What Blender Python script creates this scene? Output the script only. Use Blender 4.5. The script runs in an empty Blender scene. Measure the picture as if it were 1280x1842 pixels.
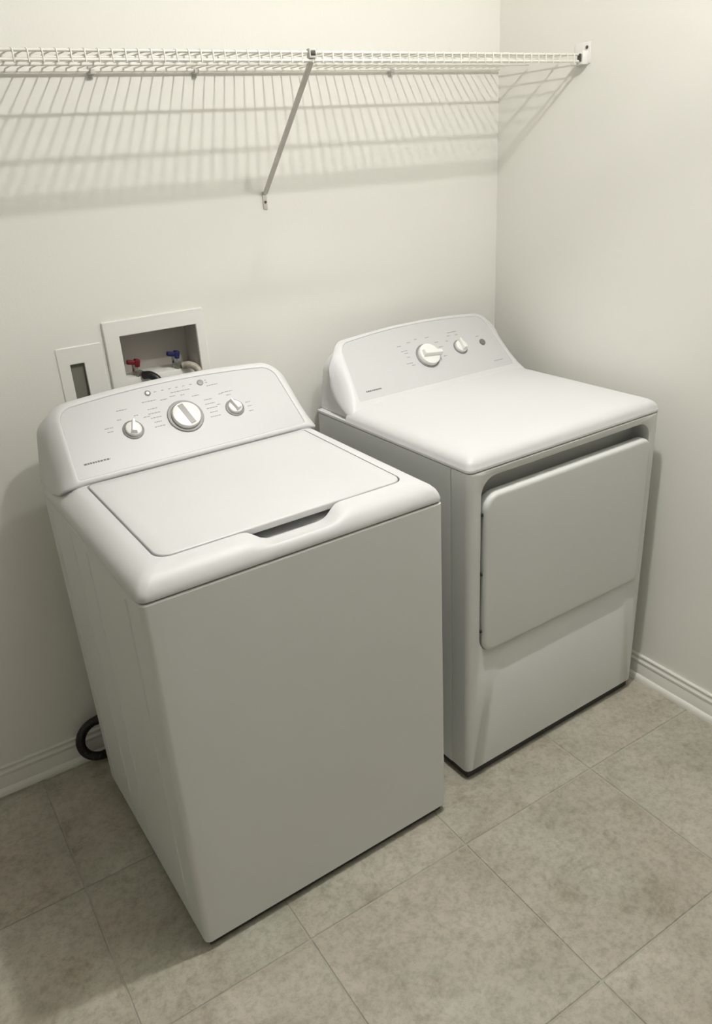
import bpy, bmesh, math, random
from mathutils import Vector, Matrix, Euler
random.seed(7)
SC = bpy.context.scene
COL = SC.collection

# ------------------------------------------------------------------ camera
cam_d = bpy.data.cameras.new('camera')
cam = bpy.data.objects.new('camera', cam_d); COL.objects.link(cam)
cam.location = (-0.2887, -2.0189, 1.5977)
cam.rotation_euler = (math.radians(65.268), math.radians(3.192), math.radians(-32.948))
cam_d.sensor_fit = 'VERTICAL'; cam_d.sensor_height = 36.0
cam_d.lens = 1412.83 * 36.0 / 1842.0
cam_d.clip_start = 0.02
SC.camera = cam

# ------------------------------------------------------------------ world, light, exposure
world = bpy.data.worlds.new('world'); SC.world = world; world.use_nodes = True
world.node_tree.nodes['Background'].inputs[0].default_value = (1.0, 0.97, 0.9, 1)
world.node_tree.nodes['Background'].inputs[1].default_value = 0.3
LAMP = Vector((0.76, -1.40, 2.60)); LAMP_R = 0.032; LAMP_WATTS = 44.5      # globe lamp near the middle of the room
CAN = Vector((0.75, -0.93, 2.72)); CAN_R = 0.04; CAN_WATTS = 94.0           # recessed downlight over the machines
SC.view_settings.view_transform = 'Standard'
SC.view_settings.look = 'None'
SC.view_settings.gamma = 1.0
SC.view_settings.use_curve_mapping = False
SC.view_settings.exposure = -0.01

# ------------------------------------------------------------------ materials
def hexl(r, g, b):
    f = lambda c: (c/12.92 if c <= 0.04045 else ((c+0.055)/1.055)**2.4)
    return (f(r/255), f(g/255), f(b/255), 1)

def mat(name, col, rough=0.5, metal=0.0, coat=0.0, var=0.03, vscale=4.0, bump=0.0, bscale=200.0):
    m = bpy.data.materials.new(name); m.use_nodes = True
    nt = m.node_tree; b = nt.nodes['Principled BSDF']
    tc = nt.nodes.new('ShaderNodeTexCoord')
    nz = nt.nodes.new('ShaderNodeTexNoise'); nz.inputs['Scale'].default_value = vscale
    nz.inputs['Detail'].default_value = 4
    nt.links.new(tc.outputs['Object'], nz.inputs['Vector'])
    rp = nt.nodes.new('ShaderNodeValToRGB')
    c = Vector(col[:3])
    rp.color_ramp.elements[0].position = 0.3; rp.color_ramp.elements[1].position = 0.7
    rp.color_ramp.elements[0].color = (*(c*(1-var)), 1); rp.color_ramp.elements[1].color = (*(c*(1+var)), 1)
    nt.links.new(nz.outputs['Fac'], rp.inputs['Fac'])
    nt.links.new(rp.outputs['Color'], b.inputs['Base Color'])
    b.inputs['Roughness'].default_value = rough; b.inputs['Metallic'].default_value = metal
    b.inputs['Coat Weight'].default_value = coat; b.inputs['Coat Roughness'].default_value = 0.25
    if bump:
        n2 = nt.nodes.new('ShaderNodeTexNoise'); n2.inputs['Scale'].default_value = bscale
        n2.inputs['Detail'].default_value = 3
        nt.links.new(tc.outputs['Object'], n2.inputs['Vector'])
        bp = nt.nodes.new('ShaderNodeBump'); bp.inputs['Strength'].default_value = bump
        bp.inputs['Distance'].default_value = 0.002
        nt.links.new(n2.outputs['Fac'], bp.inputs['Height'])
        nt.links.new(bp.outputs['Normal'], b.inputs['Normal'])
    return m

M = {
 'wall':   mat('wall_paint', (0.865, 0.855, 0.80), 0.75, var=0.012, vscale=1.5, bump=0.12, bscale=160),
 'ceil':   mat('ceiling_paint', (0.78, 0.775, 0.73), 0.9, var=0.01, bump=0.2, bscale=90),
 'trim':   mat('trim_paint', (0.82, 0.81, 0.75), 0.4, var=0.01),
 'enamel': mat('white_enamel', (0.655, 0.655, 0.655), 0.48, coat=0.0, var=0.008, vscale=2),
 'side':   mat('white_painted_steel', (0.685, 0.70, 0.68), 0.42, coat=0.05, var=0.012, vscale=3, bump=0.04, bscale=500),
 'lid':    mat('lid_enamel', (0.65, 0.65, 0.65), 0.42, coat=0.1, var=0.02, vscale=5),
 'panel':  mat('control_panel_grey', (0.57, 0.57, 0.57), 0.45, var=0.01),
 'knob':   mat('knob_plastic', (0.80, 0.795, 0.77), 0.3, coat=0.2, var=0.01),
 'ring':   mat('knob_ring_grey', (0.24, 0.235, 0.225), 0.4, var=0.03),
 'bar':    mat('knob_bar_grey', (0.29, 0.285, 0.275), 0.4, var=0.03),
 'print':  mat('panel_print_grey', (0.27, 0.27, 0.26), 0.6, var=0.02),
 'logo':   mat('logo_print_grey', (0.14, 0.14, 0.125), 0.5, var=0.02),
 'button': mat('dark_grey_button', (0.17, 0.165, 0.155), 0.4, var=0.03),
 'dark':   mat('dark_base_steel', (0.03, 0.03, 0.028), 0.6, var=0.1),
 'wire':   mat('shelf_vinyl', (0.78, 0.765, 0.70), 0.35, coat=0.2, var=0.01),
 'brace':  mat('brace_steel', (0.62, 0.60, 0.54), 0.4, var=0.02),
 'clip':   mat('clip_plastic', (0.55, 0.54, 0.50), 0.5, var=0.02),
 'hole':   mat('screw_dark', (0.10, 0.095, 0.085), 0.45, metal=0.6, var=0.05),
 'plast':  mat('outlet_box_plastic', (0.87, 0.86, 0.82), 0.5, var=0.01),
 'inbox':  mat('outlet_box_inside', (0.50, 0.47, 0.43), 0.55, var=0.03, vscale=9),
 'slot':   mat('slot_grey', (0.20, 0.195, 0.16), 0.6, var=0.06),
 'red':    mat('red_handle', (0.17, 0.006, 0.012), 0.4, var=0.1),
 'blue':   mat('blue_handle', (0.010, 0.014, 0.10), 0.4, var=0.1),
 'valve':  mat('valve_metal', (0.34, 0.35, 0.30), 0.35, metal=0.6, var=0.15, vscale=60),
 'rubber': mat('black_rubber', (0.012, 0.011, 0.010), 0.45, var=0.2, vscale=40),
 'braid':  mat('grey_hose', (0.42, 0.38, 0.31), 0.5, var=0.25, vscale=90),
 'grout':  mat('grout', (0.44, 0.42, 0.355), 0.9, var=0.08, vscale=30),
}

def tile_mat():
    m = bpy.data.materials.new('stone_look_tile'); m.use_nodes = True
    nt = m.node_tree; N = nt.nodes; L = nt.links; b = N['Principled BSDF']
    tc = N.new('ShaderNodeTexCoord'); oi = N.new('ShaderNodeObjectInfo')
    mul = N.new('ShaderNodeVectorMath'); mul.operation = 'SCALE'; mul.inputs['Scale'].default_value = 9.0
    comb = N.new('ShaderNodeCombineXYZ')
    L.new(oi.outputs['Random'], comb.inputs[0]); L.new(oi.outputs['Random'], comb.inputs[2])
    L.new(comb.outputs[0], mul.inputs[0])
    add = N.new('ShaderNodeVectorMath'); add.operation = 'ADD'
    L.new(tc.outputs['Object'], add.inputs[0]); L.new(mul.outputs[0], add.inputs[1])
    def noise(scale, det, rough, dist=0.0):
        n = N.new('ShaderNodeTexNoise'); n.inputs['Scale'].default_value = scale
        n.inputs['Detail'].default_value = det; n.inputs['Roughness'].default_value = rough
        n.inputs['Distortion'].default_value = dist
        L.new(add.outputs[0], n.inputs['Vector']); return n
    def ramp(n, p0, c0, p1, c1):
        r = N.new('ShaderNodeValToRGB'); e = r.color_ramp.elements
        e[0].position = p0; e[0].color = (*c0, 1); e[1].position = p1; e[1].color = (*c1, 1)
        L.new(n.outputs['Fac'], r.inputs['Fac']); return r
    base = ramp(noise(5.0, 6, 0.6), 0.32, (0.385, 0.36, 0.295), 0.68, (0.52, 0.495, 0.425))
    hue = ramp(noise(3.2, 3, 0.5), 0.38, (0.975, 1.005, 0.97), 0.62, (1.02, 0.992, 0.97))
    fine = ramp(noise(55.0, 7, 0.78), 0.36, (0.76, 0.75, 0.73), 0.56, (1.03, 1.03, 1.03))
    blot = ramp(noise(9.0, 8, 0.72, 0.6), 0.34, (0.80, 0.775, 0.74), 0.48, (1, 1, 1))
    x = base
    for o in (hue, fine, blot):
        mx = N.new('ShaderNodeMix'); mx.data_type = 'RGBA'; mx.blend_type = 'MULTIPLY'
        mx.inputs[0].default_value = 1.0
        L.new((x.outputs['Color'] if x is base else x.outputs[2]), mx.inputs[6]); L.new(o.outputs['Color'], mx.inputs[7])
        x = mx
    L.new(x.outputs[2], b.inputs['Base Color'])
    b.inputs['Roughness'].default_value = 0.42
    bm_ = N.new('ShaderNodeBump'); bm_.inputs['Strength'].default_value = 0.15; bm_.inputs['Distance'].default_value = 0.003
    n = noise(60, 5, 0.6); L.new(n.outputs['Fac'], bm_.inputs['Height']); L.new(bm_.outputs['Normal'], b.inputs['Normal'])
    return m
M['tile'] = tile_mat()

def emis_mat(name, col, s):
    m = bpy.data.materials.new(name); m.use_nodes = True
    b = m.node_tree.nodes['Principled BSDF']
    b.inputs['Base Color'].default_value = (*col, 1)
    b.inputs['Emission Color'].default_value = (*col, 1); b.inputs['Emission Strength'].default_value = s
    return m

# ------------------------------------------------------------------ mesh helpers
def finish(bm, name, material, parent=None, smooth=30, recalc=True):
    if recalc: bmesh.ops.recalc_face_normals(bm, faces=bm.faces)
    me = bpy.data.meshes.new(name); bm.to_mesh(me); bm.free()
    me.materials.append(material)
    if smooth:
        for p in me.polygons: p.use_smooth = True
        me.set_sharp_from_angle(angle=math.radians(smooth))
    o = bpy.data.objects.new(name, me); COL.objects.link(o)
    if parent: o.parent = parent
    return o

def tag(o, label=None, cat=None, group=None, kind=None):
    if label: o['label'] = label
    if cat: o['category'] = cat
    if group: o['group'] = group
    if kind: o['kind'] = kind
    return o

def empty(name, loc, rz=0.0):
    e = bpy.data.objects.new(name, None); COL.objects.link(e)
    e.location = loc; e.rotation_euler = (0, 0, rz); e.empty_display_size = 0.1
    return e

def add_box(bm, x0, x1, y0, y1, z0, z1, bev=0.0, seg=2, mtx=None):
    r = bmesh.ops.create_cube(bm, size=1.0)
    vs = r['verts']
    for v in vs:
        v.co = Vector(((x0+x1)/2 + v.co.x*(x1-x0), (y0+y1)/2 + v.co.y*(y1-y0), (z0+z1)/2 + v.co.z*(z1-z0)))
    if bev:
        es = list({e for v in vs for e in v.link_edges})
        r2 = bmesh.ops.bevel(bm, geom=es, offset=bev, segments=seg, profile=0.5, affect='EDGES')
        vs = list({v for f in r2['faces'] for v in f.verts} | {v for v in vs if v.is_valid})
    if mtx is not None:
        for v in vs: v.co = mtx @ v.co
    return vs

def box(name, material, parent, *a, bev=0.0, seg=2, mtx=None):
    bm = bmesh.new(); add_box(bm, *a, bev=bev, seg=seg, mtx=mtx)
    return finish(bm, name, material, parent)

def frames(pts):
    T = []
    for i in range(len(pts)):
        a = pts[max(i-1, 0)]; b = pts[min(i+1, len(pts)-1)]
        T.append((b-a).normalized())
    up = Vector((0, 0, 1)) if abs(T[0].z) < 0.9 else Vector((1, 0, 0))
    n = T[0].cross(up).normalized(); out = []
    for t in T:
        n = (n - t*n.dot(t)).normalized(); out.append((n, t.cross(n)))
    return out

def add_tube(bm, pts, r, seg=8, caps=True):
    pts = [Vector(p) for p in pts]; fr = frames(pts); rings = []
    for i, (p, (n, b)) in enumerate(zip(pts, fr)):
        rr = r(i) if callable(r) else r
        rings.append([bm.verts.new(p + n*math.cos(2*math.pi*k/seg)*rr + b*math.sin(2*math.pi*k/seg)*rr) for k in range(seg)])
    for a, b in zip(rings, rings[1:]):
        for k in range(seg): bm.faces.new((a[k], a[(k+1) % seg], b[(k+1) % seg], b[k]))
    if caps: bm.faces.new(rings[0][::-1]); bm.faces.new(rings[-1])

def tube(name, material, parent, pts, r, seg=8):
    bm = bmesh.new(); add_tube(bm, pts, r, seg); return finish(bm, name, material, parent, smooth=50)

def spline(pts, n=8):
    P = [Vector(p) for p in pts]; P = [2*P[0]-P[1]] + P + [2*P[-1]-P[-2]]; out = []
    for i in range(1, len(P)-2):
        for k in range(n):
            t = k/n
            out.append(0.5*((2*P[i]) + (P[i+1]-P[i-1])*t + (2*P[i-1]-5*P[i]+4*P[i+1]-P[i+2])*t*t + (3*P[i]-P[i-1]-3*P[i+1]+P[i+2])*t**3))
    out.append(P[-2]); return out

def rr(x0, x1, y0, y1, r, m=24, k=8):
    """rounded rectangle, counter-clockwise from the low-y side; r is one radius or four (bl, br, tr, tl)"""
    if not isinstance(r, (tuple, list)): r = (r,)*4
    bl, br, tr, tl = r; P = []
    def side(a, b):
        for i in range(m): P.append((a[0]+(b[0]-a[0])*i/m, a[1]+(b[1]-a[1])*i/m))
    def arc(cx, cy, q, a0):
        for i in range(k): 
            a = a0 + (math.pi/2)*i/k; P.append((cx+q*math.cos(a), cy+q*math.sin(a)))
    side((x0+bl, y0), (x1-br, y0)); arc(x1-br, y0+br, br, -math.pi/2)
    side((x1, y0+br), (x1, y1-tr)); arc(x1-tr, y1-tr, tr, 0)
    side((x1-tr, y1), (x0+tl, y1)); arc(x0+tl, y1-tl, tl, math.pi/2)
    side((x0, y1-tl), (x0, y0+bl)); arc(x0+bl, y0+bl, bl, math.pi)
    return P

def loft(bm, loops, cap_first=True, cap_last=True):
    rings = [[bm.verts.new(Vector(p)) for p in lp] for lp in loops]
    n = len(rings[0])
    for a, b in zip(rings, rings[1:]):
        for i in range(n):
            try: bm.faces.new((a[i], a[(i+1) % n], b[(i+1) % n], b[i]))
            except ValueError: pass
    if cap_first: bm.faces.new(rings[0][::-1])
    if cap_last: bm.faces.new(rings[-1])
    return rings

def sm(a, b, x):
    t = min(1, max(0, (x-a)/(b-a))); return t*t*(3-2*t)

def lerp(a, b, t): return a+(b-a)*t

# ------------------------------------------------------------------ the room
RW = 1.544; LW = -2.00; FW = -4.20; CH = 2.72     # right wall, left wall, wall behind the camera, ceiling
HOLES = [(0.141, 0.176, 1.020, 1.152), (0.273, 0.480, 1.005, 1.2025)]   # openings in the back wall
def wall_with_holes():
    xs = sorted({LW-0.1, RW} | {h[0] for h in HOLES} | {h[1] for h in HOLES})
    zs = sorted({0.0, CH} | {h[2] for h in HOLES} | {h[3] for h in HOLES})
    bm = bmesh.new(); V = {}
    def v(x, z):
        if (x, z) not in V: V[(x, z)] = bm.verts.new((x, 0, z))
        return V[(x, z)]
    for xa, xb in zip(xs, xs[1:]):
        for za, zb in zip(zs, zs[1:]):
            c = ((xa+xb)/2, (za+zb)/2)
            if any(h[0] < c[0] < h[1] and h[2] < c[1] < h[3] for h in HOLES): continue
            bm.faces.new((v(xa, za), v(xb, za), v(xb, zb), v(xa, zb)))
    r = bmesh.ops.extrude_face_region(bm, geom=list(bm.faces))
    for g in r['geom']:
        if isinstance(g, bmesh.types.BMVert): g.co.y += 0.12
    return finish(bm, 'wall_back', M['wall'], None, smooth=0)
tag(wall_with_holes(), kind='structure')
tag(box('wall_right', M['wall'], None, RW, RW+0.1, FW, 0.12, 0, CH), kind='structure')
tag(box('wall_left', M['wall'], None, LW-0.1, LW, FW, 0.0, 0, CH), kind='structure')
tag(box('wall_front', M['wall'], None, LW-0.1, RW+0.1, FW-0.1, FW, 0, CH), kind='structure')
tag(box('ceiling', M['ceil'], None, LW-0.1, RW+0.1, FW-0.1, 0.12, CH, CH+0.1), kind='structure')
floor = tag(box('floor', M['grout'], None, LW-0.1, RW+0.1, FW-0.1, 0.12, -0.06, -0.0025), kind='structure')

# tiles, each one a piece of the floor
gx = [-2.0, -1.98, -1.53, -1.08, -0.63, -0.179, 0.2023, 0.6528, 1.1011, 1.544]
gy = [0.0, -0.030, -0.470, -0.9096, -1.345, -1.790, -2.235, -2.68, -3.125, -3.57, -4.015, -4.2]
tile_cache = {}
for i in range(len(gx)-1):
    for j in range(len(gy)-1):
        w, h = gx[i+1]-gx[i], gy[j]-gy[j+1]; g = 0.0022
        key = (round(w, 3), round(h, 3))
        if key not in tile_cache:
            bm = bmesh.new()
            L0 = rr(-w/2+g, w/2-g, -h/2+g, h/2-g, 0.002, 1, 2); L1 = rr(-w/2+g+0.0015, w/2-g-0.0015, -h/2+g+0.0015, h/2-g-0.0015, 0.002, 1, 2)
            loft(bm, [[(x, y, -0.008) for x, y in L0], [(x, y, -0.0012) for x, y in L0], [(x, y, 0.0) for x, y in L1]])
            o = finish(bm, 'tile', M['tile'], floor); tile_cache[key] = o.data
        else:
            o = bpy.data.objects.new('tile', tile_cache[key]); COL.objects.link(o); o.parent = floor
        o.location = ((gx[i]+gx[i+1])/2, (gy[j]+gy[j+1])/2, 0)

# baseboards: moulded profile (distance from wall, height) with a shoe moulding at the floor
BB = [(0, 0), (0.012, 0), (0.012, 0.052), (0.0105, 0.0545), (0.0105, 0.058), (0.012, 0.060), (0.012, 0.066),
      (0.0085, 0.070), (0.007, 0.073), (0.007, 0.077), (0.0085, 0.0785), (0.0085, 0.083), (0.006, 0.0855), (0, 0.0855)]
SHOE = [(0.012, 0)] + [(0.012+0.011*math.cos(a*math.pi/12), 0.019*math.sin(a*math.pi/12)) for a in range(0, 7)]
def extrude_profile(name, prof, p0, p1, inward, material, parent=None):
    bm = bmesh.new(); p0 = Vector(p0); p1 = Vector(p1); n = Vector(inward)
    loft(bm, [[tuple(p + n*d + Vector((0, 0, z))) for d, z in prof] for p in (p0, p1)])
    return finish(bm, name, material, parent, smooth=35)
for nm, a, b, n in (('baseboard_back', (LW, 0, 0), (RW, 0, 0), (0, -1, 0)),
                    ('baseboard_right', (RW, 0, 0), (RW, FW, 0), (-1, 0, 0)),
                    ('baseboard_left', (LW, 0, 0), (LW, FW, 0), (1, 0, 0))):
    o = tag(extrude_profile(nm, BB, a, b, n, M['trim']), kind='structure')
    extrude_profile('shoe_moulding', SHOE, a, b, n, M['trim'], o)

# ------------------------------------------------------------------ ceiling lamp (out of frame; lights the room)
lamp = tag(empty('ceiling_lamp', (LAMP.x, LAMP.y, CH)), 'round globe ceiling lamp lit above the washer and dryer', 'lamp')
bm = bmesh.new()
circ = lambda r, z, n=32: [(r*math.cos(2*math.pi*k/n), r*math.sin(2*math.pi*k/n), z) for k in range(n)]
loft(bm, [circ(0.085, 0), circ(0.085, -0.014), circ(0.075, -0.024), circ(0.030, -0.030), circ(0.024, LAMP.z+LAMP_R-CH+0.004)])
finish(bm, 'lamp_holder', M['plast'], lamp)
bm = bmesh.new()      # opaque dish on three rods, added to keep the bulb's light off the floor
zd = LAMP.z - CH - 0.13
loft(bm, [circ(0.02, zd-0.012), circ(0.09, zd-0.008), circ(0.112, zd), circ(0.110, zd+0.002), circ(0.02, zd-0.004)])
finish(bm, 'light_block_dish', M['plast'], lamp)
for k in range(3):
    q = k*2*math.pi/3 + 0.5
    tube('rod', M['brace'], lamp, [(0.08*math.cos(q), 0.08*math.sin(q), -0.01), (0.095*math.cos(q), 0.095*math.sin(q), zd-0.004)], 0.0015, 6)
ld = bpy.data.lights.new('bulb_light', 'POINT'); ld.energy = LAMP_WATTS; ld.shadow_soft_size = LAMP_R
ld.color = (1.0, 0.98, 0.962)
lo_ = bpy.data.objects.new('bulb_light', ld); COL.objects.link(lo_); lo_.parent = lamp; lo_.location = (0, 0, LAMP.z-CH)

can = tag(empty('recessed_downlight', (CAN.x, CAN.y, CH)), 'round white recessed ceiling downlight above the machines', 'lamp')
bm = bmesh.new()
loft(bm, [circ(0.068, 0.0), circ(0.095, 0.0), circ(0.095, -0.003), circ(0.090, -0.005), circ(0.070, -0.004), circ(0.068, 0.0)], False, False)
finish(bm, 'trim_ring', M['plast'], can)
ld = bpy.data.lights.new('downlight_beam', 'SPOT'); ld.energy = CAN_WATTS; ld.shadow_soft_size = CAN_R
ld.spot_size = math.radians(76); ld.spot_blend = 0.7; ld.color = (1.0, 0.98, 0.962)
lo_ = bpy.data.objects.new('downlight_beam', ld); COL.objects.link(lo_); lo_.parent = can; lo_.location = (0, 0, -0.012)

# ------------------------------------------------------------------ shared appliance pieces
WD = 0.686
class Face:
    """sloped control panel: point(u across, h up the slope, d out of it)"""
    def __init__(s, b, t):
        s.b = Vector((0, b[0], b[1])); s.h = (Vector((0, t[0], t[1]))-s.b).normalized()
        s.n = Vector((1, 0, 0)).cross(s.h).normalized()
    def p(s, u, h, d=0.0): return s.b + Vector((u, 0, 0)) + s.h*h + s.n*d

def disc(name, F, u, h, prof, material, parent, n=40):
    """turned shape standing on the panel: prof is a list of (radius, out)"""
    bm = bmesh.new()
    loft(bm, [[F.p(u+r*math.cos(2*math.pi*k/n), h+r*math.sin(2*math.pi*k/n), d) for k in range(n)] for r, d in prof])
    return finish(bm, name, material, parent, smooth=35)

def bar(name, F, u, h, ang, l0, l1, w0, w1, d0, d1, material, parent, top=0.7):
    """tapered grip along the direction ang, from l0 behind the centre to l1 in front of it"""
    c, s = math.cos(ang), math.sin(ang)
    def pt(a, b, d): return F.p(u+a*c-b*s, h+a*s+b*c, d)
    bm = bmesh.new()
    lo = rr(-l0, l1, -1, 1, 0.001, 6, 3)
    def ring(k, d, e):
        out = []
        for a, b in rr(-l0+e, l1-e, -1, 1, 0.3*min(w0, w1), 6, 3):
            w = lerp(w0, w1, (a+l0)/(l0+l1)); out.append(pt(a, b*w*k, d))
        return out
    loft(bm, [ring(1, d0, 0), ring(1, lerp(d0, d1, 0.5), 0.0), ring(lerp(1, top, 0.5), lerp(d0, d1, 0.85), 0.0008), ring(top, d1, 0.002)])
    return finish(bm, name, material, parent, smooth=40)

def dash_mesh(name, F, dashes, material, parent, hh=0.0011):
    bm = bmesh.new()
    for (u, h, l) in dashes:
        x = u - l/2
        while x < u + l/2 - 0.0005:           # broken into letter-sized strokes
            q = min(random.uniform(0.0035, 0.008), u+l/2-x)
            vs = [F.p(x, h-hh, 0.0004), F.p(x+q, h-hh, 0.0004), F.p(x+q, h+hh, 0.0004), F.p(x, h+hh, 0.0004)]
            top = [v + F.n*0.0003 for v in vs]
            a = [bm.verts.new(v) for v in vs]; b = [bm.verts.new(v) for v in top]
            bm.faces.new(b)
            for i in range(4): bm.faces.new((a[i], a[(i+1) % 4], b[(i+1) % 4], b[i]))
            x += q + random.uniform(0.0008, 0.0016)
    return finish(bm, name, material, parent, smooth=0)

def cloop(b, t, rtop, F, push=0.0, flare=0.0, bow=0.0, arch=0.018, rbot=0.006, m=24, k=8):
    """outline of a control-console section; b = (x, y, z) bottom corner, t = top corner"""
    H = 0.181; Wd = 0.57; out = []
    d = Vector((0, t[1]-b[1], t[2]-b[2])); d = d.normalized() if d.length else Vector((0, 0, 1))
    for px, py in rr(0, Wd, 0, H, (rbot, rbot, rtop, rtop), m, k):
        s, q = px/Wd, py/H
        xl = lerp(b[0], t[0], q) - flare*max(0, 1-q/0.35)**2
        x = lerp(xl, WD-xl, s)
        y = lerp(b[1], t[1], q) + bow*q*(1-q)**2
        z = lerp(b[2], t[2], q)
        a = arch*(q**1.5)*(1-(2*s-1)**2)
        out.append(Vector((x, y+a*d.y, z+a*d.z)) + F.n*push)
    return out

# ------------------------------------------------------------------ washer
washer = tag(empty('washing_machine', (0, -0.8063, 0), 0.0198),
             'white top-load washing machine standing left of the dryer, three knobs on its panel', 'washing machine')
# painted steel cabinet with soft vertical front edges
bm = bmesh.new()
lo = rr(0, WD, 0, 0.655, (0.014, 0.014, 0.004, 0.004), 12, 6)
loft(bm, [[(x, y, 0.026) for x, y in lo], [(x, y, 0.8915) for x, y in lo], [(0.343+(x-0.343)*0.992, 0.0025+y*0.992, 0.8942) for x, y in lo], [(0.343+(x-0.343)*0.97, 0.010+y*0.97, 0.8942) for x, y in lo], [(0.343+(x-0.343)*0.97, 0.010+y*0.97, 0.8985) for x, y in lo]])
cabinet = finish(bm, 'cabinet', M['side'], washer)
for yy, w in ((0.085, 0.006), (0.325, 0.008), (0.445, 0.008), (0.600, 0.007)):     # pressed ribs on the side sheet
    for sx in (0, 1):
        bm = bmesh.new()
        loft(bm, [[(sx*WD + (1 if sx else -1)*d, yy+o, z) for o, d in ((-w, -0.001), (-w*0.4, 0.0022), (w*0.4, 0.0022), (w, -0.001))] for z in (0.06, 0.07, 0.86, 0.87)])
        finish(bm, 'side_rib', M['side'], cabinet)
box('base', M['dark'], washer, 0.012, WD-0.012, 0.012, 0.64, 0.004, 0.034)
for fx in (0.05, WD-0.05):
    for fy in (0.06, 0.60):
        bm = bmesh.new(); loft(bm, [[(fx+r*math.cos(a*math.pi/8), fy+r*math.sin(a*math.pi/8), z) for a in range(16)] for r, z in ((0.022, 0.0), (0.022, 0.008), (0.012, 0.010), (0.012, 0.024))])
        finish(bm, 'foot', M['rubber'], washer)

# top cover with the lid opening and the hand scoop in front
SCX0, SCX1 = 0.232, 0.452
def scoop(x): return sm(SCX0, SCX0+0.050, x)*(1-sm(SCX1-0.050, SCX1, x))
def tilt(y): return 0.018*(y-0.05)
rings = []
for ins, z, sc in ((0.004, 0.8978, 0), (0.0, 0.8985, 0), (-0.0006, 0.904, 0), (0.0015, 0.912, 0), (0.006, 0.9215, 0.05), (0.014, 0.9305, 0.35), (0.024, 0.9370, 0.75), (0.036, 0.9415, 1.0), (0.046, 0.9440, 1.1)):
    lp = []
    for x, y in rr(0, WD, 0, 0.655, (0.018, 0.018, 0.004, 0.004), 40, 8):
        k = ins
        # inset towards the middle, front and sides only
        X = x; Y = y
        X = lerp(k, WD-k, x/WD); Y = lerp(ins, 0.655, y/0.655)
        Z = z + tilt(Y)*sm(0.01, 0.04, ins)
        s = scoop(X) if Y < 0.1 else 0
        Z -= 0.021*s*sc; Y -= 0.008*s*sc
        lp.append((X, Y, Z))
    rings.append(lp)
for z, sc in ((0.9455, 1.2), (0.930, 0.0), (0.921, 0.0)):
    lp = []
    for x, y in rr(0.0610, 0.6250, 0.0540, 0.4870, (0.030, 0.030, 0.016, 0.016), 40, 8):
        s = scoop(x) if y < 0.1 else 0
        Y = y - 0.008*s; Z = z + tilt(y) - (0.0245*s if sc else 0.012*s)
        lp.append((x, Y, Z))
    rings.append(lp)
bm = bmesh.new(); loft(bm, rings)
finish(bm, 'top_cover', M['enamel'], washer, smooth=40)
# lid
bm = bmesh.new(); LID = []
for e, z in ((0.006, 0.931), (0.0, 0.934), (0.0, 0.9445), (0.0008, 0.9465), (0.003, 0.9478), (0.03, 0.9485), (0.10, 0.9490)):
    LID.append([(x, y, z+tilt(y)) for x, y in rr(0.0646+e, 0.6216-e, 0.0574+e, 0.4835-e, (max(0.004, 0.028-e), max(0.004, 0.028-e), max(0.004, 0.014-e), max(0.004, 0.014-e)), 30, 8)])
loft(bm, LID); finish(bm, 'lid', M['lid'], washer, smooth=40)

# control console
FWA = Face((0.493, 0.967), (0.624, 1.092))
LP = [cloop((0.051, 0.493, 0.967), (0.066, 0.624, 1.092), 0.030, FWA, 0.0),
      cloop((0.050, 0.492, 0.966), (0.065, 0.625, 1.093), 0.031, FWA, 0.0022),
      cloop((0.046, 0.4885, 0.963), (0.061, 0.6285, 1.0965), 0.034, FWA, 0.0026),
      cloop((0.040, 0.486, 0.958), (0.055, 0.6335, 1.1005), 0.038, FWA, 0.0010, 0.002),
      cloop((0.032, 0.488, 0.952), (0.048, 0.6400, 1.1015), 0.042, FWA, 0.0, 0.006),
      cloop((0.022, 0.498, 0.946), (0.040, 0.6470, 1.0990), 0.045, FWA, 0.0, 0.008),
      cloop((0.011, 0.520, 0.932), (0.032, 0.6540, 1.0930), 0.047, FWA, 0.0, 0.005),
      cloop((0.0045, 0.560, 0.922), (0.026, 0.6600, 1.0850), 0.048, FWA, 0.0, 0.003),
      cloop((0.0015, 0.664, 0.920), (0.023, 0.6660, 1.0780), 0.048, FWA, 0.0, 0.0)]
bm = bmesh.new(); loft(bm, LP)
console = finish(bm, 'console', M['enamel'], washer, smooth=45)
bm = bmesh.new()
loft(bm, [cloop((0.0510, 0.493, 0.967), (0.0660, 0.624, 1.092), 0.030, FWA, -0.001), cloop((0.0510, 0.493, 0.967), (0.0660, 0.624, 1.092), 0.030, FWA, 0.0006)])
panel = finish(bm, 'control_panel', M['panel'], washer)

def small_knob(F, u, h, R, ang, parent, hgt=0.014, ringw=0.006):
    ring = disc('knob', F, u, h, [(R+ringw, 0.0006), (R+ringw, 0.0022), (R+ringw*0.8, 0.003), (R*0.9, 0.0032)], M['ring'], parent)
    ring['label'] = 'round control knob with grey ring'
    disc('knob_cap', F, u, h, [(R, 0.001), (R, hgt*0.55), (R*0.94, hgt*0.72), (R*0.80, hgt*0.80), (R*0.4, hgt*0.84)], M['knob'], ring)
    bar('pointer', F, u, h, ang, R*0.72, R*1.12, R*0.40, R*0.16, hgt*0.5, hgt*1.45, M['knob'], ring, 0.6)
    return ring
small_knob(FWA, 0.212, 0.092, 0.0190, math.radians(74), washer)
small_knob(FWA, 0.474, 0.088, 0.0180, math.radians(112), washer)
big = disc('cycle_knob', FWA, 0.345, 0.096, [(0.0445, 0.0006), (0.0445, 0.0030), (0.0430, 0.0042), (0.0370, 0.0042), (0.0355, 0.0025)], M['ring'], washer)
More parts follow.
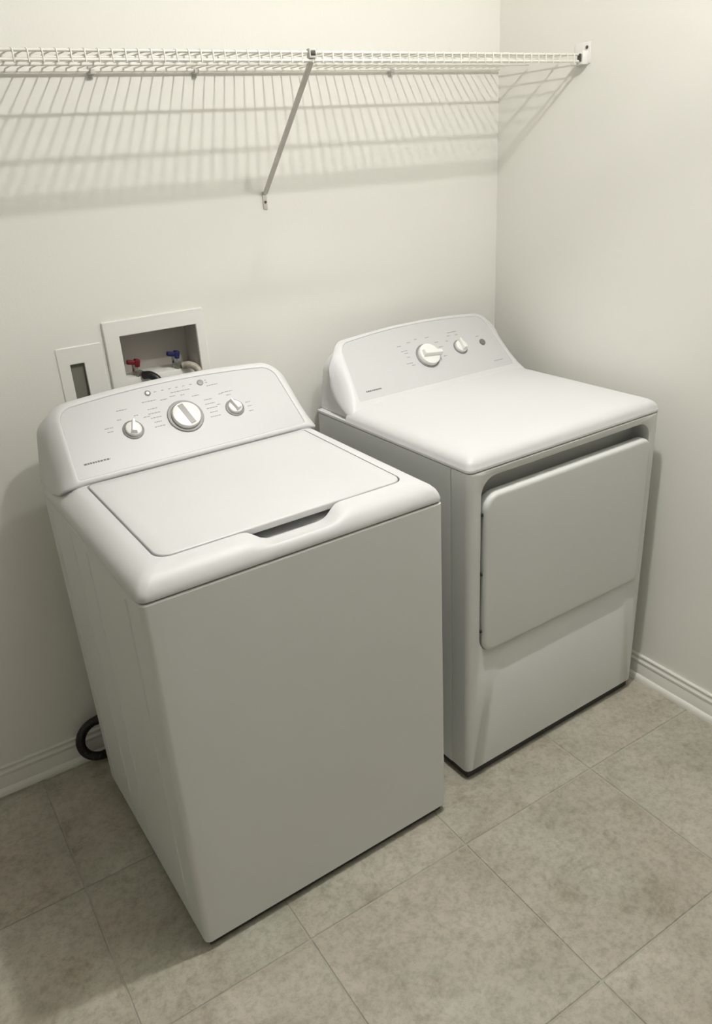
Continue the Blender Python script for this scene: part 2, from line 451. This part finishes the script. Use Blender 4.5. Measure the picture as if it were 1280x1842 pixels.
disc('knob_cap', FWA, 0.345, 0.094, [(0.0345, 0.002), (0.0345, 0.013), (0.0335, 0.0152), (0.0310, 0.0160), (0.0150, 0.0162)], M['knob'], big)
bar('grip', FWA, 0.345, 0.094, math.radians(-76), 0.029, 0.029, 0.0070, 0.0070, 0.0160, 0.0172, M['bar'], big, 0.95)
o = disc('button', FWA, 0.281, 0.180, [(0.0075, 0.0006), (0.0075, 0.002), (0.006, 0.0024), (0.0045, 0.0014)], M['ring'], washer)
disc('button_cap', FWA, 0.281, 0.180, [(0.0042, 0.001), (0.0042, 0.0030), (0.003, 0.0034)], M['knob'], o)
disc('button', FWA, 0.418, 0.179, [(0.0080, 0.0006), (0.0080, 0.0026), (0.006, 0.0034)], M['bar'], washer)
D = [(0.205, 0.150, 0.026), (0.135+0.025, 0.110, 0.020), (0.135+0.025, 0.100, 0.014), (0.255, 0.118, 0.016), (0.232, 0.128, 0.010), (0.190, 0.126, 0.010),
     (0.276, 0.158, 0.036), (0.312, 0.154, 0.018)]
D += [(0.276, 0.136-0.0125*i, w) for i, w in enumerate((0.024, 0.03, 0.026, 0.018, 0.026))] + [(0.418, 0.128-0.0125*i, w) for i, w in enumerate((0.022, 0.026, 0.028, 0.02, 0.028))]
D += [(0.336, 0.158, 0.014), (0.362, 0.156, 0.012), (0.392, 0.146, 0.020), (0.455, 0.136, 0.010), (0.474, 0.138, 0.030), (0.474, 0.128, 0.012), (0.514, 0.096, 0.014), (0.514, 0.084, 0.012), (0.512, 0.070, 0.012), (0.438, 0.108, 0.008)]
D += [(0.300+0.0185*i, 0.180, 0.0065) for i in range(6)] + [(0.434, 0.183, 0.006), (0.434, 0.176, 0.006), (0.36, 0.168, 0.05), (0.445, 0.166, 0.03)]
tag(dash_mesh('panel_lettering', FWA, D, M['print'], panel), 'faint grey printed cycle markings', kind='stuff')
dash_mesh('logo_lettering', FWA, [(0.105, 0.034, 0.060)], M['logo'], panel, 0.0022)

# ------------------------------------------------------------------ dryer
dryer = tag(empty('clothes_dryer', (0.7951, -0.7493, 0), 0.0245),
            'white front-load clothes dryer in the corner, right of the washing machine', 'dryer')
bm = bmesh.new()
lo = rr(0, WD, 0.0645, 0.652, 0.003, 6, 3)
loft(bm, [[(x, y, 0.030) for x, y in lo], [(x, y, 0.9125) for x, y in lo]])
finish(bm, 'cabinet', M['side'], dryer)
box('base', M['dark'], dryer, 0.010, WD-0.010, 0.010, 0.64, 0.004, 0.045)
for fx in (0.05, WD-0.05):
    for fy in (0.06, 0.60):
        bm = bmesh.new(); loft(bm, [[(fx+r*math.cos(a*math.pi/8), fy+r*math.sin(a*math.pi/8), z) for a in range(16)] for r, z in ((0.022, 0.0), (0.022, 0.008), (0.012, 0.010), (0.012, 0.032))])
        finish(bm, 'foot', M['rubber'], dryer)
# front panel: wraps round the corners, opening for the door with a grip pocket above it
OX0, OX1, OZ0, OZ1 = 0.0390, 0.6505, 0.405, 0.8925
def front_loop(x0, x1, z0, z1, r, y): return [(x, y, z) for x, z in rr(x0, x1, z0, z1, r, 16, 8)]
FL = [front_loop(0.0005, WD-0.0005, 0.030, 0.9125, 0.002, 0.0630),
      front_loop(0, WD, 0.030, 0.9125, 0.002, 0.016), front_loop(0.0012, WD-0.0012, 0.0303, 0.9122, 0.002, 0.0098), front_loop(0.0047, WD-0.0047, 0.031, 0.9115, 0.002, 0.0047),
      front_loop(0.0098, WD-0.0098, 0.032, 0.9105, 0.003, 0.0012), front_loop(0.016, WD-0.016, 0.033, 0.9095, 0.004, 0.0),
      front_loop(OX0-0.003, OX1+0.003, OZ0-0.003, OZ1+0.003, 0.048, 0.0), front_loop(OX0, OX1, OZ0, OZ1, 0.046, 0.002),
      front_loop(OX0+0.001, OX1-0.001, OZ0+0.001, OZ1-0.002, 0.045, 0.058)]
bm = bmesh.new(); loft(bm, FL, cap_first=False)
finish(bm, 'front_panel', M['side'], dryer, smooth=40)
bm = bmesh.new(); DL = []
DX0, DX1, DZ0, DZ1 = 0.0455, 0.6470, 0.4095, 0.8490
for e, y in ((0.003, 0.024), (0.0, 0.020), (0.0, 0.0), (0.0006, -0.0030), (0.0022, -0.0060), (0.0046, -0.0080), (0.0080, -0.0090), (0.0120, -0.0092), (0.12, -0.0094)):
    DL.append(front_loop(DX0+e, DX1-e, DZ0+e, DZ1-e, (max(0.01, 0.030-e), max(0.01, 0.020-e), max(0.01, 0.026-e), max(0.01, 0.042-e)), y))
loft(bm, DL); door = finish(bm, 'door', M['side'], dryer, smooth=45)
for z in (0.800, 0.640, 0.475):
    box('hinge_pin', M['dark'], door, 0.0395, 0.0450, -0.001, 0.006, z-0.004, z+0.004, bev=0.001)

# top cover
rings = []
for ins, z, y1 in ((0.0, 0.9145, 0.655), (0.0, 0.9205, 0.655), (0.0004, 0.9215, 0.655), (0.0008, 0.9220, 0.510), (0.0025, 0.9300, 0.510), (0.008, 0.9385, 0.510),
                   (0.017, 0.9450, 0.510), (0.028, 0.9490, 0.510), (0.042, 0.9510, 0.510), (0.07, 0.9520, 0.505), (0.15, 0.9525, 0.46)):
    rings.append([(x, y, z) for x, y in rr(ins, WD-ins, ins, y1, (max(0.012, 0.016-ins*0.1),)*2 + (0.003, 0.003), 36, 8)])
bm = bmesh.new(); loft(bm, rings)
finish(bm, 'top_cover', M['enamel'], dryer, smooth=40)
FDR = Face((0.508, 0.965), (0.630, 1.099))
BW = 0.38
LP = [cloop((0.051, 0.508, 0.965), (0.076, 0.630, 1.099), 0.028, FDR, 0.0),
      cloop((0.050, 0.507, 0.964), (0.075, 0.631, 1.100), 0.029, FDR, 0.0022),
      cloop((0.046, 0.5045, 0.961), (0.071, 0.6345, 1.1035), 0.032, FDR, 0.0026),
      cloop((0.038, 0.500, 0.957), (0.063, 0.6390, 1.1060), 0.036, FDR, 0.0005, 0.003),
      cloop((0.026, 0.492, 0.950), (0.051, 0.6420, 1.1050), 0.040, FDR, 0.0, 0.004, 0.05),
      cloop((0.014, 0.480, 0.937), (0.042, 0.6400, 1.0990), 0.046, FDR, 0.0, 0.004, 0.16),
      cloop((0.006, 0.470, 0.926), (0.033, 0.6360, 1.0900), 0.050, FDR, 0.0, 0.001, 0.30),
      cloop((0.004, 0.468, 0.9205), (0.028, 0.6340, 1.0850), 0.052, FDR, 0.0, 0.0, 0.36),
      cloop((0.006, 0.478, 0.9200), (0.030, 0.6400, 1.0820), 0.052, FDR, 0.0, 0.0, 0.36),
      cloop((0.016, 0.484, 0.9195), (0.040, 0.6440, 1.0760), 0.050, FDR, 0.0, 0.0, 0.34),
      cloop((0.016, 0.658, 0.9195), (0.040, 0.6600, 1.0740), 0.050, FDR, 0.0, 0.0, 0.0)]
bm = bmesh.new(); loft(bm, LP)
finish(bm, 'console', M['enamel'], dryer, smooth=45)
bm = bmesh.new()
loft(bm, [cloop((0.0510, 0.508, 0.965), (0.0760, 0.630, 1.099), 0.028, FDR, -0.001), cloop((0.0510, 0.508, 0.965), (0.0760, 0.630, 1.099), 0.028, FDR, 0.0006)])
dpanel = finish(bm, 'control_panel', M['panel'], dryer)
big = disc('timer_knob', FDR, 0.343, 0.089, [(0.0395, 0.0006), (0.0395, 0.003), (0.037, 0.004)], M['ring'], dryer)
disc('knob_cap', FDR, 0.343, 0.088, [(0.0345, 0.001), (0.0345, 0.014), (0.0330, 0.0165), (0.0290, 0.0175), (0.014, 0.0178)], M['knob'], big)
bar('pointer', FDR, 0.343, 0.088, math.radians(-8), 0.026, 0.038, 0.0105, 0.0075, 0.012, 0.030, M['knob'], big, 0.6)
small_knob(FDR, 0.474, 0.093, 0.0205, math.radians(95), dryer, 0.015, 0.004)
disc('start_button', FDR, 0.563, 0.093, [(0.0105, 0.0006), (0.0105, 0.0025), (0.009, 0.004), (0.004, 0.0044)], M['button'], dryer)
D = [(0.272, 0.120, 0.022), (0.276, 0.112, 0.014), (0.276, 0.098, 0.010), (0.270, 0.078, 0.022), (0.280, 0.070, 0.012), (0.300, 0.144, 0.012), (0.330, 0.150, 0.010),
     (0.372, 0.148, 0.014), (0.398, 0.126, 0.014), (0.404, 0.108, 0.016), (0.404, 0.076, 0.012), (0.262, 0.138, 0.014),
     (0.470, 0.148, 0.036), (0.452, 0.138, 0.014), (0.436, 0.122, 0.008), (0.482, 0.136, 0.012), (0.556, 0.116, 0.014), (0.588, 0.022, 0.038)]
tag(dash_mesh('panel_lettering', FDR, D, M['print'], dpanel), 'faint grey printed setting marks', kind='stuff')
dash_mesh('logo_lettering', FDR, [(0.112, 0.0235, 0.052)], M['logo'], dpanel, 0.0022)

# ------------------------------------------------------------------ wire shelf
SY, SZ = -0.341, 1.797; LIPZ = 1.7785; X0 = -0.45
shelf = tag(empty('wire_shelf', (X0, 0, SZ)), 'white vinyl-coated wire shelf spanning the back wall above the machines', 'shelf')
lx = lambda x: x - X0
XE = RW - 0.010
def rod(y, z, r): 
    o = tube('rod', M['wire'], shelf, [(lx(X0), y, z-SZ), (lx(XE), y, z-SZ)], r, 10); return o
rod(-0.012, SZ-0.005, 0.0034); rod(-0.134, SZ-0.005, 0.0030); rod(-0.252, SZ-0.005, 0.0030)
rod(SY+0.003, SZ-0.003, 0.0030); rod(SY+0.001, LIPZ, 0.0032)
wm = None
nw = int((XE-0.012-X0)/0.0257)
for i in range(nw+1):
    x = XE - 0.012 - i*0.0257
    if wm is None:
        pts = [(0, -0.008, 0), (0, -0.12, 0), (0, -0.24, 0), (0, SY+0.004, 0), (0, SY+0.0005, -0.0012), (0, SY-0.001, -0.005), (0, SY-0.0015, LIPZ-SZ-0.004)]
        o = tube('deck_wire', M['wire'], shelf, pts, 0.0017, 6); wm = o.data
    else:
        o = bpy.data.objects.new('deck_wire', wm); COL.objects.link(o); o.parent = shelf
    o.location = (lx(x), 0, 0)
# wall clips over the back rod
for x in (0.317, 0.567, 1.141):
    bm = bmesh.new(); X = lx(x)
    add_box(bm, X-0.006, X+0.006, -0.021, 0.0, -0.012, -0.002, bev=0.002)
    add_box(bm, X-0.005, X+0.005, -0.004, 0.0, -0.020, 0.006, bev=0.0015)
    finish(bm, 'wall_clip', M['clip'], shelf)
# diagonal brace
bx = 0.706
top = Vector((lx(0.698), SY-0.001, LIPZ-SZ+0.004)); bot = Vector((lx(0.724), -0.006, 1.508-SZ))
d = (bot-top); ln = d.length; zq = d.to_track_quat('Z', 'X').to_matrix().to_4x4()
bm = bmesh.new()
mt = Matrix.Translation(top) @ zq
prof = [(-0.0055, -0.003), (0.0055, -0.003), (0.0055, 0.003), (0.0035, 0.003), (0.0035, -0.001), (-0.0035, -0.001), (-0.0035, 0.003), (-0.0055, 0.003)]
rings_ = []
for z in (0, ln): rings_.append([tuple(mt @ Vector((b, a, z))) for a, b in prof])
loft(bm, rings_)
brace = finish(bm, 'support_brace', M['brace'], shelf, smooth=0)
o = box('brace_foot', M['brace'], brace, lx(0.7165), lx(0.7285), -0.004, 0.0, 1.468-SZ, 1.512-SZ, bev=0.0015)
bm = bmesh.new(); loft(bm, [[(lx(0.7225)+r*math.cos(a*math.pi/6), y, 1.486-SZ+r*math.sin(a*math.pi/6)) for a in range(12)] for r, y in ((0.0035, -0.003), (0.0035, -0.0055), (0.002, -0.0065))])
finish(bm, 'screw', M['hole'], brace)
o = box('brace_hook', M['clip'], brace, lx(0.698)-0.009, lx(0.698)+0.009, SY-0.0065, SY+0.007, LIPZ-SZ+0.004, 0.004, bev=0.002)
box('hook_slot', M['hole'], brace, lx(0.698)-0.006, lx(0.698)+0.006, SY-0.0075, SY-0.004, -0.010, 0.0, bev=0.001)
# end bracket on the right wall
bm = bmesh.new(); X = lx(RW)
add_box(bm, X-0.003, X, SY-0.014, SY+0.042, -0.024, 0.026, bev=0.0014)
add_box(bm, X-0.024, X-0.001, SY-0.007, SY+0.036, -0.026, -0.020, bev=0.0014)
add_box(bm, X-0.024, X-0.001, SY-0.008, SY-0.0045, -0.026, 0.006, bev=0.0012)
add_box(bm, X-0.024, X-0.001, SY+0.008, SY+0.012, -0.026, 0.002, bev=0.0012)
eb = finish(bm, 'end_bracket', M['plast'], shelf)
for yy, zz in ((SY-0.002, 0.014),):
    bm = bmesh.new(); loft(bm, [[(x, yy+r*math.cos(a*math.pi/6), zz+r*math.sin(a*math.pi/6)) for a in range(12)] for r, x in ((0.0040, X-0.002), (0.0040, X-0.005), (0.0025, X-0.006))])
    finish(bm, 'screw', M['hole'], eb)
box('rod_end_cap', M['hole'], eb, X-0.030, X-0.0245, SY-0.004, SY+0.006, -0.0195, -0.001, bev=0.001)

# ------------------------------------------------------------------ washer outlet box in the wall
def plate_loops(x0, x1, z0, z1, h, t, r=0.004):
    hx0, hx1, hz0, hz1 = h
    f = lambda a, b, c, d_, rr_, y: [(x, y, z) for x, z in rr(a, b, c, d_, rr_, 8, 4)]
    return [f(x0, x1, z0, z1, r, 0.0), f(x0, x1, z0, z1, r, -t*0.6), f(x0+0.002, x1-0.002, z0+0.002, z1-0.002, r, -t),
            f(hx0-0.0015, hx1+0.0015, hz0-0.0015, hz1+0.0015, 0.001, -t), f(hx0, hx1, hz0, hz1, 0.001, -t+0.0015), f(hx0, hx1, hz0, hz1, 0.001, 0.001)]
hx0, hx1, hz0, hz1 = HOLES[1]
obx = tag(empty('washer_outlet_box', (0.3695, 0, hz0)), 'white recessed outlet box with red and blue valves behind the washing machine', 'outlet box')
def shift(lps, o): return [[(x-o.location.x, y-o.location.y, z-o.location.z) for x, y, z in lp] for lp in lps]
bm = bmesh.new(); loft(bm, shift(plate_loops(0.234, 0.505, 0.965, 1.243, HOLES[1], 0.009), obx), False, False)
finish(bm, 'face_frame', M['plast'], obx, smooth=12)
bm = bmesh.new(); f = lambda y, e, zb: [(x, y, z) for x, z in rr(hx0+e, hx1-e, hz0+zb+e, hz1-e, 0.002, 4, 3)]
e_ = 0.0006
loft(bm, shift([f(0.0005, e_, 0), f(0.085, e_, 0), f(0.085, e_+0.004, 0)], obx), False, True)
bmesh.ops.reverse_faces(bm, faces=bm.faces)
finish(bm, 'recess', M['inbox'], obx, recalc=False)
lxx = lambda x, y, z: (x-0.3695, y, z-hz0)
o = box('recess_shelf', M['plast'], obx, hx0+0.001-0.3695, hx1-0.001-0.3695, 0.006, 0.084, 0.001, 0.084, bev=0.002)
def valve(x, z, hmat, hname, lab):
    # handle, spindle, body with outlet nut
    bm = bmesh.new()
    def cyl(c, ax, r0, r1, l, n=14):
        c = Vector(c); ax = Vector(ax).normalized(); q = ax.to_track_quat('Z', 'X')
        loft(bm, [[tuple(c + q @ Vector((r*math.cos(2*math.pi*k/n), r*math.sin(2*math.pi*k/n), h))) for k in range(n)] for r, h in ((r0, 0), (r0, l*0.3), (r1, l*0.6), (r1, l))])
    cyl((x, 0.034, z-0.050), (0, 0, 1), 0.0085, 0.0075, 0.045)
    cyl((x, 0.034, z-0.026), (0.35, -1, -0.25), 0.0085, 0.0125, 0.026)
    cyl((x, 0.034, z-0.052), (0, 0, 1), 0.012, 0.012, 0.012, 6)
    v = finish(bm, 'valve', M['valve'], obx)
    v['label'] = lab
    bm = bmesh.new()
    m_ = Matrix.Translation((x, 0.033, z)) @ Matrix.Rotation(math.radians(12), 4, 'Y')
    add_box(bm, -0.020, 0.012, -0.007, 0.007, -0.006, 0.006, bev=0.003, mtx=m_)
    add_box(bm, 0.000, 0.014, -0.009, 0.009, -0.011, 0.010, bev=0.003, mtx=m_)
    add_box(bm, -0.003, 0.009, -0.005, 0.005, -0.024, -0.008, bev=0.002, mtx=m_)
    finish(bm, 'valve_handle', hmat, v)
    return v
for args in ((0.311, 1.122, M['red'], 'r', 'hot water valve with red handle'), (0.422, 1.125, M['blue'], 'b', 'cold water valve with blue handle')):
    x, z = args[0]-0.3695, args[1]-hz0
    valve(x, z, *args[2:])
tag(tube('supply_hose', M['rubber'], None, spline([(0.323, 0.006, 1.091), (0.335, -0.010, 1.092), (0.348, -0.026, 1.080), (0.357, -0.036, 1.052), (0.360, -0.042, 1.01), (0.362, -0.046, 0.93), (0.362, -0.048, 0.78)]), 0.0105, 12),
    'black rubber hose curving down from the red valve behind the washing machine', 'hose', 'water supply hoses')
tag(tube('supply_hose', M['braid'], None, spline([(0.434, 0.006, 1.096), (0.446, -0.006, 1.099), (0.460, -0.020, 1.090), (0.468, -0.032, 1.062), (0.470, -0.040, 1.02), (0.470, -0.044, 0.93), (0.468, -0.048, 0.78)]), 0.0095, 12),
    'grey braided hose curving down from the blue valve behind the washing machine', 'hose', 'water supply hoses')

# drain plate beside it
sx0, sx1, sz0, sz1 = HOLES[0]
dpl = tag(empty('drain_plate', (0.1585, 0, sz0)), 'white wall plate with a tall grey slot, left of the outlet box', 'wall plate')
bm = bmesh.new(); loft(bm, shift(plate_loops(0.112, 0.226, 0.972, 1.196, HOLES[0], 0.0028), dpl), False, False)
finish(bm, 'cover_plate', M['plast'], dpl, smooth=12)
bm = bmesh.new(); f2 = lambda y, e: [(x, y, z) for x, z in rr(sx0+e, sx1-e, sz0+e, sz1-e, 0.001, 4, 3)]
loft(bm, shift([f2(0.0005, 0.0006), f2(0.008, 0.0006), f2(0.008, 0.003)], dpl), False, True)
bmesh.ops.reverse_faces(bm, faces=bm.faces)
finish(bm, 'slot_recess', M['slot'], dpl, recalc=False)

# ------------------------------------------------------------------ drain hose loop on the floor behind the washer
pts = []
for a in range(-60, 61, 6):
    q = math.radians(180 + a*1.75)
    pts.append((-0.004+0.056*math.cos(q), -0.050, 0.0845+0.0625*math.sin(q)))
pts = [(0.16, -0.05, 0.125)] + [(0.06, -0.05, 0.135)] + pts[::-1] + [(0.07, -0.05, 0.022), (0.17, -0.05, 0.022)]
sp = spline(pts, 4)
bm = bmesh.new(); add_tube(bm, sp, lambda i: 0.0125 + (0.0012 if i % 2 else -0.0006), 12)
tag(finish(bm, 'drain_hose', M['rubber'], None, smooth=60), 'black corrugated drain hose looped by the baseboard at lower left', 'hose')
